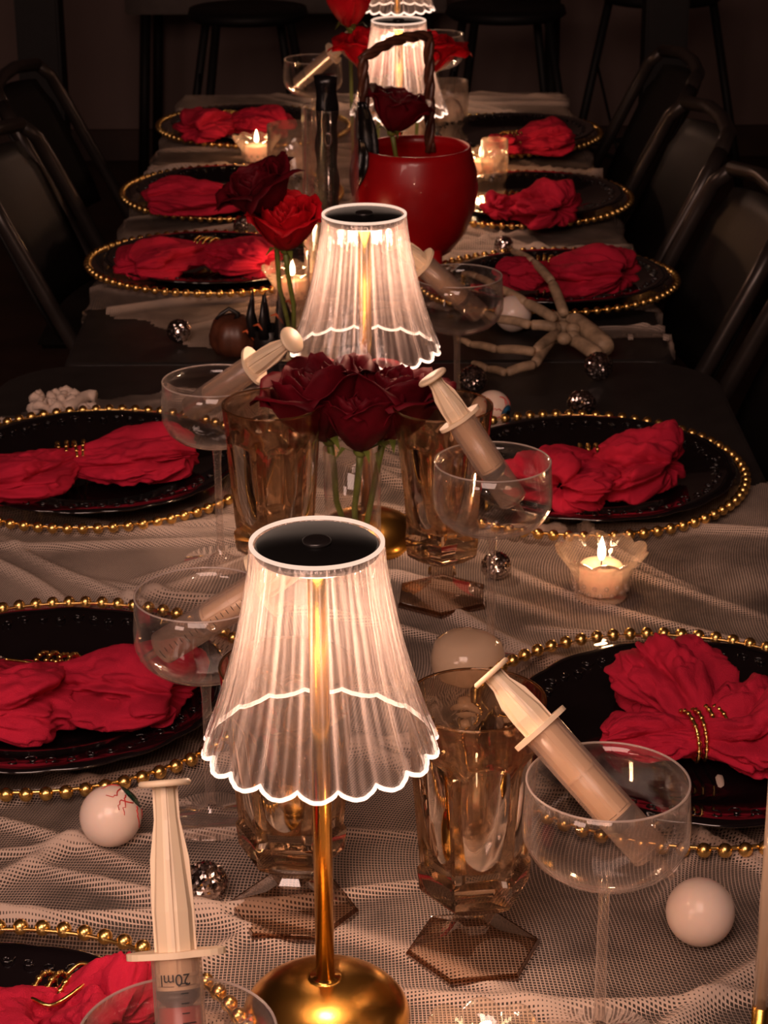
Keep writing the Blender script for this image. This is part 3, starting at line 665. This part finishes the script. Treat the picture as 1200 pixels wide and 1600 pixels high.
# ------------------------------------------------------------------ roses
def petal(bm, ang, rad, h, wid, lean, curl, seed, z0=0):
    nu, nv = 13, 12; g = []
    for j in range(nv):
        v = j/(nv-1); row = []
        for i in range(nu):
            u = -1+2*i/(nu-1); ww = wid*math.sin(PI*(.16+.62*v))**.8
            a = ang+u*ww; belly = math.sin(v*PI*.62)**.8
            rr = rad*(.16+.84*belly)+lean*v*v*rad+curl*rad*max(0, v-.72)**1.5*3.0*(1+.4*u*u)
            z = z0+h*(v-.10*v*v*u*u*2.2)-curl*h*max(0, v-.80)**1.5*2
            q = Vector((u*1.6, v*2, seed)); rr += rad*.10*noise.noise(q*1.8)*(.3+v); z += h*.07*noise.noise(q*2.4+Vector((5, 0, 0)))*v
            row.append(bm.verts.new((rr*math.cos(a), rr*math.sin(a), z)))
        g.append(row)
    for j in range(nv-1):
        for i in range(nu-1): bm.faces.new((g[j][i], g[j][i+1], g[j+1][i+1], g[j+1][i]))
def rose(label, head, base, rad, h, seed, m='rose', tilt=(0, 0), leaf=True, openn=1.):
    t = thing('rose', label, 'rose', base, group='red roses down the table'); rel = Vector(head)-Vector(base); rnd = random.Random(seed)
    rot = Matrix.Translation(rel) @ Matrix.Rotation(tilt[0], 4, 'X') @ Matrix.Rotation(tilt[1], 4, 'Y')
    cup = [(.24, .86, 3, 1.7, .0), (.40, .90, 4, 1.25, .05), (.58, .94, 5, 1.0, .15), (.76, .97, 4, 1.15, .30), (.95, .98, 5, 1.05, .75)]
    for li, (rf, hf, n, wd, cu) in enumerate(cup):
        for k in range(n):
            bm = bmesh.new(); petal(bm, TAU*k/n+li*.7+rnd.uniform(-.15, .15), rad*rf*rnd.uniform(.93, 1.07), h*hf*rnd.uniform(.92, 1.05), wd, .10*rf*openn, cu*openn*rnd.uniform(.6, 1.3), seed+li*7+k*1.3)
            bmesh.ops.transform(bm, matrix=rot, verts=bm.verts[:]); o = obj('petal', bm, m, t)
            sm = o.modifiers.new('thick', 'SOLIDIFY'); sm.thickness = .0006
    bm = bmesh.new()
    for k in range(5):
        a = TAU*k/5; vs_ = [Vector((math.cos(a+da)*r_, math.sin(a+da)*r_, z)) for r_, z, da in ((.004, -.002, -.3), (.004, -.002, .3), (rad*.55, h*.10, .16), (rad*.55, h*.10, -.16), (rad*.8, h*.02-.004, 0))]
        q = [bm.verts.new(rot @ v) for v in vs_]; bm.faces.new(q[:4]); bm.faces.new((q[3], q[2], q[4]))
    uvs(bm, rot @ Vector((0, 0, -.001)), .0065, 12, 8); obj('sepals', bm, 'stem', t)
    bm = bmesh.new(); m_ = rel*.5+Vector((rnd.uniform(-.004, .004), 0, 0)); tube(bm, [(0, 0, 0), rel*.25+Vector((.001, 0, 0)), m_, rel*.78, rel], [.0026, .0026, .0027, .0029, .0034], 10); obj('stem', bm, 'stem', t)
    return t
def bud_vase(label, x, y, r, h):
    bm = bmesh.new(); lathe([(0, 0), (r, 0), (r*1.02, .003), (r, .01), (r*.97, h*.5), (r, h), (r*.93, h), (r*.91, h*.5), (r*.90, .016), (0, .012)], 48, bm=bm)
    t = obj('bud_vase', bm, 'clear'); t.location = (x, y, TZ+.002); tag(t, label, 'vase', 'clear glass vases'); return t
bud_vase('small clear cylinder vase holding the dark roses, behind the near lamp', -.0275, 1.737, .0255, .122)
V = (-.0275, 1.737, TZ+.016)
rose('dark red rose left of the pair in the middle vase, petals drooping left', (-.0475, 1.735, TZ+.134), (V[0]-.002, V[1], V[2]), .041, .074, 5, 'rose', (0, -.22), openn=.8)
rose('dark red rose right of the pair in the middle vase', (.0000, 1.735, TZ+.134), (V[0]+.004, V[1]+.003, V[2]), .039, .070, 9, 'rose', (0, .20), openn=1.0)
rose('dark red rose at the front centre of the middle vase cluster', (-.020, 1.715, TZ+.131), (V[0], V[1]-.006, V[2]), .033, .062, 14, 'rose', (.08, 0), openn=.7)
V2 = at(458, 397, .14); V2.z = TZ
bud_vase('clear cylinder vase of the brighter roses, left of the second lamp', V2.x, V2.y, .019, .14)
rose('bright red rose low over the left vase beside the second lamp', at(446, 388, .155), (V2.x, V2.y, TZ+.016), .034, .062, 23, 'rosebright', (.25, .05), openn=.7)
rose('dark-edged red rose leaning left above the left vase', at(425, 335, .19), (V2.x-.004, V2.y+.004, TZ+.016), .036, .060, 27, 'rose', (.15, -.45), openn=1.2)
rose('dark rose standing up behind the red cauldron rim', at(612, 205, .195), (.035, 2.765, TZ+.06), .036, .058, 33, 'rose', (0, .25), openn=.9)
rose('bright red rose glowing behind the third lamp shade', at(596, 120, .19), (-.01, 3.14, TZ+.004), .055, .075, 37, 'rosebright', (0, -.1))
rose('red rose behind the third lamp, peeking out on its right', at(655, 118, .19), (.05, 3.16, TZ+.004), .048, .072, 39, 'rosebright', (0, .2))
rose('farthest red rose, cut by the top edge', at(547, 42, .24), (-.045, 3.30, TZ+.004), .036, .075, 43, 'rosebright', (0, 0), openn=.5)

# tall clear cylinder with a black wrapped taper
cv = at(515, 168, .25); cv.z = TZ+.004
bm = bmesh.new(); lathe([(0, 0), (.034, 0), (.035, .003), (.035, .246), (.0345, .248), (.0325, .247), (.0325, .012), (0, .010)], 56, bm=bm); o = obj('cylinder_vase', bm, 'clear'); o.location = cv; tag(o, 'tall clear glass cylinder around a black wrapped candle', 'vase', 'clear glass vases')
t = thing('black_candle', 'black satin-wrapped taper candle standing in the tall glass cylinder', 'candle', cv+Vector((-.004, 0, .0115)))
bm = bmesh.new(); lathe([(0, 0)]+[(.0135+.0012*math.sin(i*1.3), .274*i/30) for i in range(31)]+[(0, .274)], 24, lambda r, a, z, k: r*(1+.08*math.sin(3*a+z*60)), bm); obj('wrapped_body', bm, 'blackcloth', t)
bm = bmesh.new(); tube(bm, [(.002, -.0165, .06), (.002, -.0165, .19)], .003, 8); tube(bm, [(.002+.004*math.cos(TAU*i/14), -.0165, .198+.008*math.sin(TAU*i/14)) for i in range(14)], .0011, 6, closed=True); obj('silver_pull', bm, 'silver', t)

# red cauldron with braided handle
CX, CY = .045, 2.752
t = thing('cauldron', 'rounded red cauldron bucket with a tall brown braided handle', 'bucket', (CX, CY, TZ+.002))
bm = bmesh.new(); lathe([(0, .018), (.025, .020), (.048, .034), (.066, .058), (.078, .090), (.082, .118), (.080, .140), (.074, .162), (.0715, .172), (.069, .172), (.072, .158), (.077, .138), (.079, .118), (.075, .092), (.063, .062), (.045, .040), (.02, .026), (0, .025)], 72, bm=bm); obj('body', bm, 'redglass', t)
for a in (R(-62), R(60), R(180)):
    bm = bmesh.new(); c, s = math.cos(a), math.sin(a); tube(bm, [(.044*c, .044*s, .042), (.052*c, .052*s, .02), (.050*c, .050*s, 0)], [.013, .010, .008], 12); obj('leg', bm, 'redglass', t)
bm = bmesh.new(); path = []
A = Vector((-.066, -.012, .150)); B = Vector((.020, .066, .150)); hgt = .150
A2 = A+Vector((-.002, 0, hgt-.012)); B2 = B+Vector((-.002, 0, hgt+.004))
for i in range(15): path.append(A.lerp(A2, i/14))
for i in range(1, 12): p = A2.lerp(B2, i/12); p.z += .008*math.sin(PI*i/12); path.append(p)
for i in range(15): path.append(B2.lerp(B, i/14))
for ph in range(3):
    pts = []
    for k, p in enumerate(path):
        tq = path[min(k+1, len(path)-1)]-path[max(k-1, 0)]; tq.normalize(); u = tq.cross(Vector((0, 1, 0))); u = u.normalized() if u.length > .1 else Vector((1, 0, 0)); v = tq.cross(u)
        an = k*.85+ph*TAU/3; pts.append(p+u*math.cos(an)*.0042+v*math.sin(an)*.0042)
    tube(bm, pts, .0040, 8)
obj('braided_handle', bm, 'rope', t)
for k, (dx, h0, h1, wd) in enumerate(((-.070, .235, .10, .016), (-.078, .19, .115, .012))):     # hanging black ribbon tails at the left rim
    bm = bmesh.new(); g = []
    for j in range(14):
        v = j/13; ww = wd*math.sin(PI*min(1, .12+v*.86)); g.append([bm.verts.new((dx+u*ww+.006*math.sin(v*3+k), -.028-k*.014+.006*math.cos(u*1.5)+.004*math.sin(v*8), h0+(h1-h0)*v)) for u in (-1, -.5, 0, .5, 1)])
    for j in range(13):
        for i in range(4): bm.faces.new((g[j][i], g[j][i+1], g[j+1][i+1], g[j+1][i]))
    o = obj('ribbon', bm, 'blackcloth', t); o.modifiers.new('thick', 'SOLIDIFY').thickness = .002

# ------------------------------------------------------------------ votives
def votive(label, x, y, power=.10, rz=0, proto=[None]):
    loc = (x, y, TZ+.002); point('candle_light', (x, y, TZ+.058), power, (1, .50, .24), .006)
    if proto[0] is not None: return dup(proto[0], label, loc)
    t = thing('votive_candle', label, 'candle', loc, group='petal-rimmed glass votives'); proto[0] = t
    def rf(r, a, z, k): return r*(1+.07*abs(math.sin(a*5))*max(0, (z-.012)/.03))
    def zf(z, a, k): return z+(.005*abs(math.sin(a*5)) if z > .035 else 0)
    bm = bmesh.new(); lathe([(0, 0), (.022, 0), (.0235, .003), (.0225, .008), (.025, .022), (.031, .034), (.0385, .041), (.037, .0415), (.029, .034), (.023, .022), (.020, .008), (0, .006)], 120, rf, bm, zf); gl = obj('glass_cup', bm, 'bowlglass', t)
    bm = bmesh.new()
    for i in range(30):                                                   # pressed floral relief around the cup
        a = TAU*i/30; r = .0242; c = Vector((r*math.cos(a), r*math.sin(a), .011+.006*(i % 2)))
        uvs(bm, c, .0022, 8, 6)
    obj('pressed_relief', bm, 'bowlglass', gl)
    bm = bmesh.new(); lathe([(0, .007), (.0185, .007), (.0188, .010), (.0188, .029), (.0175, .031), (.004, .0305), (0, .030)], 40, bm=bm); obj('wax', bm, 'wax', t)
    bm = bmesh.new(); tube(bm, [(0, 0, .030), (.0004, 0, .037)], .0006, 6); obj('wick', bm, 'rubber', t)
    bm = bmesh.new(); lathe([(0, .034), (.0022, .036), (.0036, .040), (.0034, .045), (.0022, .050), (.001, .054), (0, .057)], 20, bm=bm); obj('flame', bm, 'flame', t)
    return t
votive('lit tealight in a petal-rimmed glass cup before the second right charger', .1879, 1.690, .12)
p = at(458, 474); votive('glowing orange votive cup behind the left rose vase', p.x, p.y, .25)
votive('pink glass votive cut by the bottom edge, right of the near lamp base', .0535, .985, .10)
p = at(402, 258); votive('small lit tealight behind the fifth left charger', p.x, p.y, .18)
p = at(752, 282); votive('lit tealight right of the red cauldron', p.x, p.y, .22)
tumbler('clear straight glass beside the flame right of the cauldron', at(772, 290)+Vector((0, 0, .003)), .022, .07)

# ------------------------------------------------------------------ eyeballs and glitter balls
def eyeball(label, c, r, look, iris='iris', veins=9):
    rot = Vector(look).normalized().to_track_quat('Z', 'Y').to_euler()
    t = thing('toy_eyeball', label, 'eyeball', c, rot, 'white toy eyeballs lying on the cloth')
    bm = bmesh.new(); uvs(bm, (0, 0, 0), r, 40, 28); obj('ball', bm, 'eye', t)
    for nm, a0, k, m in (('iris_ring', R(29), 1.004, 'rubber'), ('iris', R(26), 1.008, iris), ('pupil', R(12), 1.014, 'rubber')):
        bm = bmesh.new(); lathe([(0, r*k)]+[(r*k*math.sin(a0*i/6), r*k*math.cos(a0*i/6)) for i in range(1, 7)], 32, bm=bm); obj(nm, bm, m, t)
    rnd = random.Random(int(r*1e5)+veins); bm = bmesh.new()
    for i in range(veins):
        a = TAU*i/veins+rnd.uniform(-.2, .2); pts = []; 
        for k in range(9):
            th = R(32+4.2*k); a += rnd.uniform(-.16, .16); pts.append((r*1.003*math.sin(th)*math.cos(a), r*1.003*math.sin(th)*math.sin(a), r*1.003*math.cos(th)))
        tube(bm, pts, [.0006-.00004*k for k in range(9)], 5)
    obj('veins', bm, 'vein', t); return t
eyeball('white toy eyeball with red veins left of the upright syringe', at(173, 1278, .0215)+Vector((0, 0, .0015)), .0213, (.75, .35, .62), 'irisgreen', 11)
eyeball('plain pinkish toy eyeball right of the front coupe, iris turned away', at(1094, 1428, .022)+Vector((0, 0, .0015)), .0218, (.3, .9, -.5), 'iris', 8)
eyeball('toy eyeball with blue iris behind the second right charger', at(770, 638, .019)+Vector((0, 0, .0005)), .0190, (.75, -.55, -.15), 'iris', 9)
eyeball('toy eyeball caught under the skeleton fingers', at(802, 490, .022), .0225, (-.5, .8, .3), 'iris', 8)
def glitter(label, c, r, seed):
    bm = bmesh.new(); bmesh.ops.create_icosphere(bm, subdivisions=4, radius=r); rnd = random.Random(seed); vv = list(bm.verts)
    for v in bm.verts: v.co *= 1+rnd.uniform(-.055, .055)
    o = obj('glitter_ball', bm, 'silver', smooth=False); o.location = c; tag(o, label, 'ball', 'silver glitter balls')
glitter('silver glitter ball beside the near left goblet foot', at(322, 1380, .0145), .0143, 1)
glitter('dark pink-lit glitter ball behind the middle coupe stem', at(775, 884, .0135), .0130, 2)
glitter('silver glitter ball touching the back of the second right charger', at(908, 632, .0155), .0155, 3)
glitter('glitter ball below the skeleton wrist', at(935, 572, .0165), .0162, 4)
glitter('glitter ball in the shade behind the right amber goblet', at(738, 592, .0155), .0155, 5)
glitter('small glitter ball on the gauze at the left of the far table', at(280, 517, .0145), .0145, 6)
glitter('glitter ball between the third and fourth right chargers', at(787, 383, .0135), .0130, 7)
glitter('glitter cluster ball by the bright roses, left side', at(378, 353, .0150), .0125, 8)

# ------------------------------------------------------------------ skeleton hand
hb = at(880, 515, .004)
hand = thing('skeleton_hand', 'tan plastic skeleton hand reaching left across the far table edge', 'skeleton', hb)
def bone(name, a, b, r0, r1, mid=.68):
    a = Vector(a)-hb; b = Vector(b)-hb; bm = bmesh.new(); n = 12; pts = []; rr = []
    for i in range(n+1):
        u = i/n; e = max(math.exp(-(u/.13)**2), 0)*r0+math.exp(-((1-u)/.13)**2)*r1
        base = (r0*(1-u)+r1*u)*mid; pts.append(a.lerp(b, u)+Vector((0, 0, .0015*math.sin(PI*u)))); rr.append(max(base, e))
    rr[0] *= .55; rr[-1] *= .55; tube(bm, pts, rr, 10); return obj(name, bm, 'bone', hand)
F = {'thumb': [(882, 492, .028), (862, 440, .050), (832, 408, .052), (800, 392, .045)],
 'index': [(868, 500, .030), (820, 472, .040), (778, 450, .042), (745, 432, .034), (722, 428, .026)],
 'middle': [(868, 512, .030), (828, 508, .034), (775, 498, .032), (735, 486, .026), (712, 480, .016)],
 'ring': [(870, 522, .025), (835, 550, .024), (775, 546, .020), (735, 538, .014), (716, 531, .009)],
 'little': [(862, 530, .020), (835, 570, .016), (790, 583, .011), (762, 577, .008), (738, 567, .007)]}
for nm, pts in F.items():
    P = [at(*q) for q in pts]
    for k in range(len(P)-1): bone('metacarpal' if k == 0 else 'phalanx', P[k], P[k+1]+(P[k]-P[k+1])*.05, .0098-.0012*k, .0092-.0013*k)
rnd = random.Random(4)
for k in range(9):
    c = at(868+(k % 3)*13+rnd.uniform(-2, 2), 498+(k//3)*15+rnd.uniform(-2, 2), .022+rnd.uniform(-.003, .003))-hb; bm = bmesh.new(); uvs(bm, c, .0090, 12, 9, (1, 1, .85)); obj('carpal', bm, 'bone', hand)
for nm, a, b, r0, r1 in (('radius_bone', (895, 498, .024), (948, 545, .014), .0135, .0175), ('ulna_bone', (890, 528, .020), (935, 556, .012), .0100, .0130)):
    bone(nm, at(*a), at(*b), r0, r1, .75)

# ------------------------------------------------------------------ small props
p = at(366, 556); t = thing('mini_pumpkin', 'small dark brown pumpkin with curled black stem, left of the rose vase', 'pumpkin', p+Vector((0, 0, .002)))
bm = bmesh.new(); lathe([(0, .004), (.012, 0), (.022, .003), (.029, .014), (.030, .026), (.025, .040), (.014, .047), (.004, .044), (0, .043)], 64, lambda r, a, z, k: r*(1-.08*abs(math.cos(a*4))**3), bm); obj('fruit', bm, 'pumpkin', t)
bm = bmesh.new(); tube(bm, [(.004, 0, .042), (.006, 0, .050), (-.004, 0, .056), (-.014, -.002, .050), (-.020, -.004, .044)], [.004, .0032, .0026, .0022, .0018], 8); obj('stem', bm, 'blackmetal', t)
p = at(420, 566); t = thing('spiked_holder', 'black spiky metal candle holder with orange curls beside the brown pumpkin', 'candle holder', p+Vector((0, .012, .002)))
bm = bmesh.new(); lathe([(0, 0), (.020, 0), (.021, .004), (.018, .018), (.021, .036), (.019, .037), (.016, .02), (0, .016)], 32, bm=bm); obj('cup', bm, 'blackmetal', t)
for k in range(7):
    a = TAU*k/7; bm = bmesh.new(); c, s = math.cos(a), math.sin(a); tube(bm, [(.019*c, .019*s, .03), (.023*c, .023*s, .052), (.019*c, .019*s, .074+.008*(k % 2))], [.007, .005, .0006], 8); obj('spike', bm, 'blackmetal', t)
for k in range(4):
    a = -PI/2+(k-1.5)*.8; c, s = math.cos(a), math.sin(a); bm = bmesh.new(); z = .030+.012*k
    tube(bm, [(.026*c-.006, .026*s, z+.004), (.027*c, .027*s, z+.006), (.027*c+.005, .027*s, z), (.027*c+.008, .026*s, z-.006)], [.0008, .0018, .0016, .0006], 6); obj('orange_curl', bm, 'orange', t)
# milky plastic skull cap behind the front goblet
p = at(730, 1048); bm = bmesh.new()
lathe([(.029, 0), (.0305, .002), (.030, .012), (.027, .0215), (.019, .027), (.010, .0288), (0, .029), (0, .027), (.010, .027), (.018, .025), (.025, .0205), (.0283, .012), (.0287, .002), (.029, 0)], 48, lambda r, a, z, k: r*(1+.02*math.cos(3*a)), bm)
o = obj('plastic_dome', bm, 'whitecup'); o.location = (p.x, p.y, TZ+.003); tag(o, 'milky cream plastic dome lying behind the front right goblet', 'dome')
# brass-and-acrylic rod standing at the right edge, out of focus
p0 = at(1181, 1690, .0); 
t = thing('clear_rod', 'blurred upright clear acrylic rod at the right edge, brass near its foot', 'rod', (p0.x, p0.y, TZ+.002))
bm = bmesh.new(); lathe([(0, 0), (.022, 0), (.022, .003), (.0055, .006), (.005, .010), (.005, .05), (0, .05)], 24, bm=bm); obj('brass_foot', bm, 'brass', t)
bm = bmesh.new(); lathe([(0, .05), (.0048, .05), (.0048, .203), (.0038, .205), (0, .205)], 24, bm=bm); obj('rod', bm, 'whitecup', t)
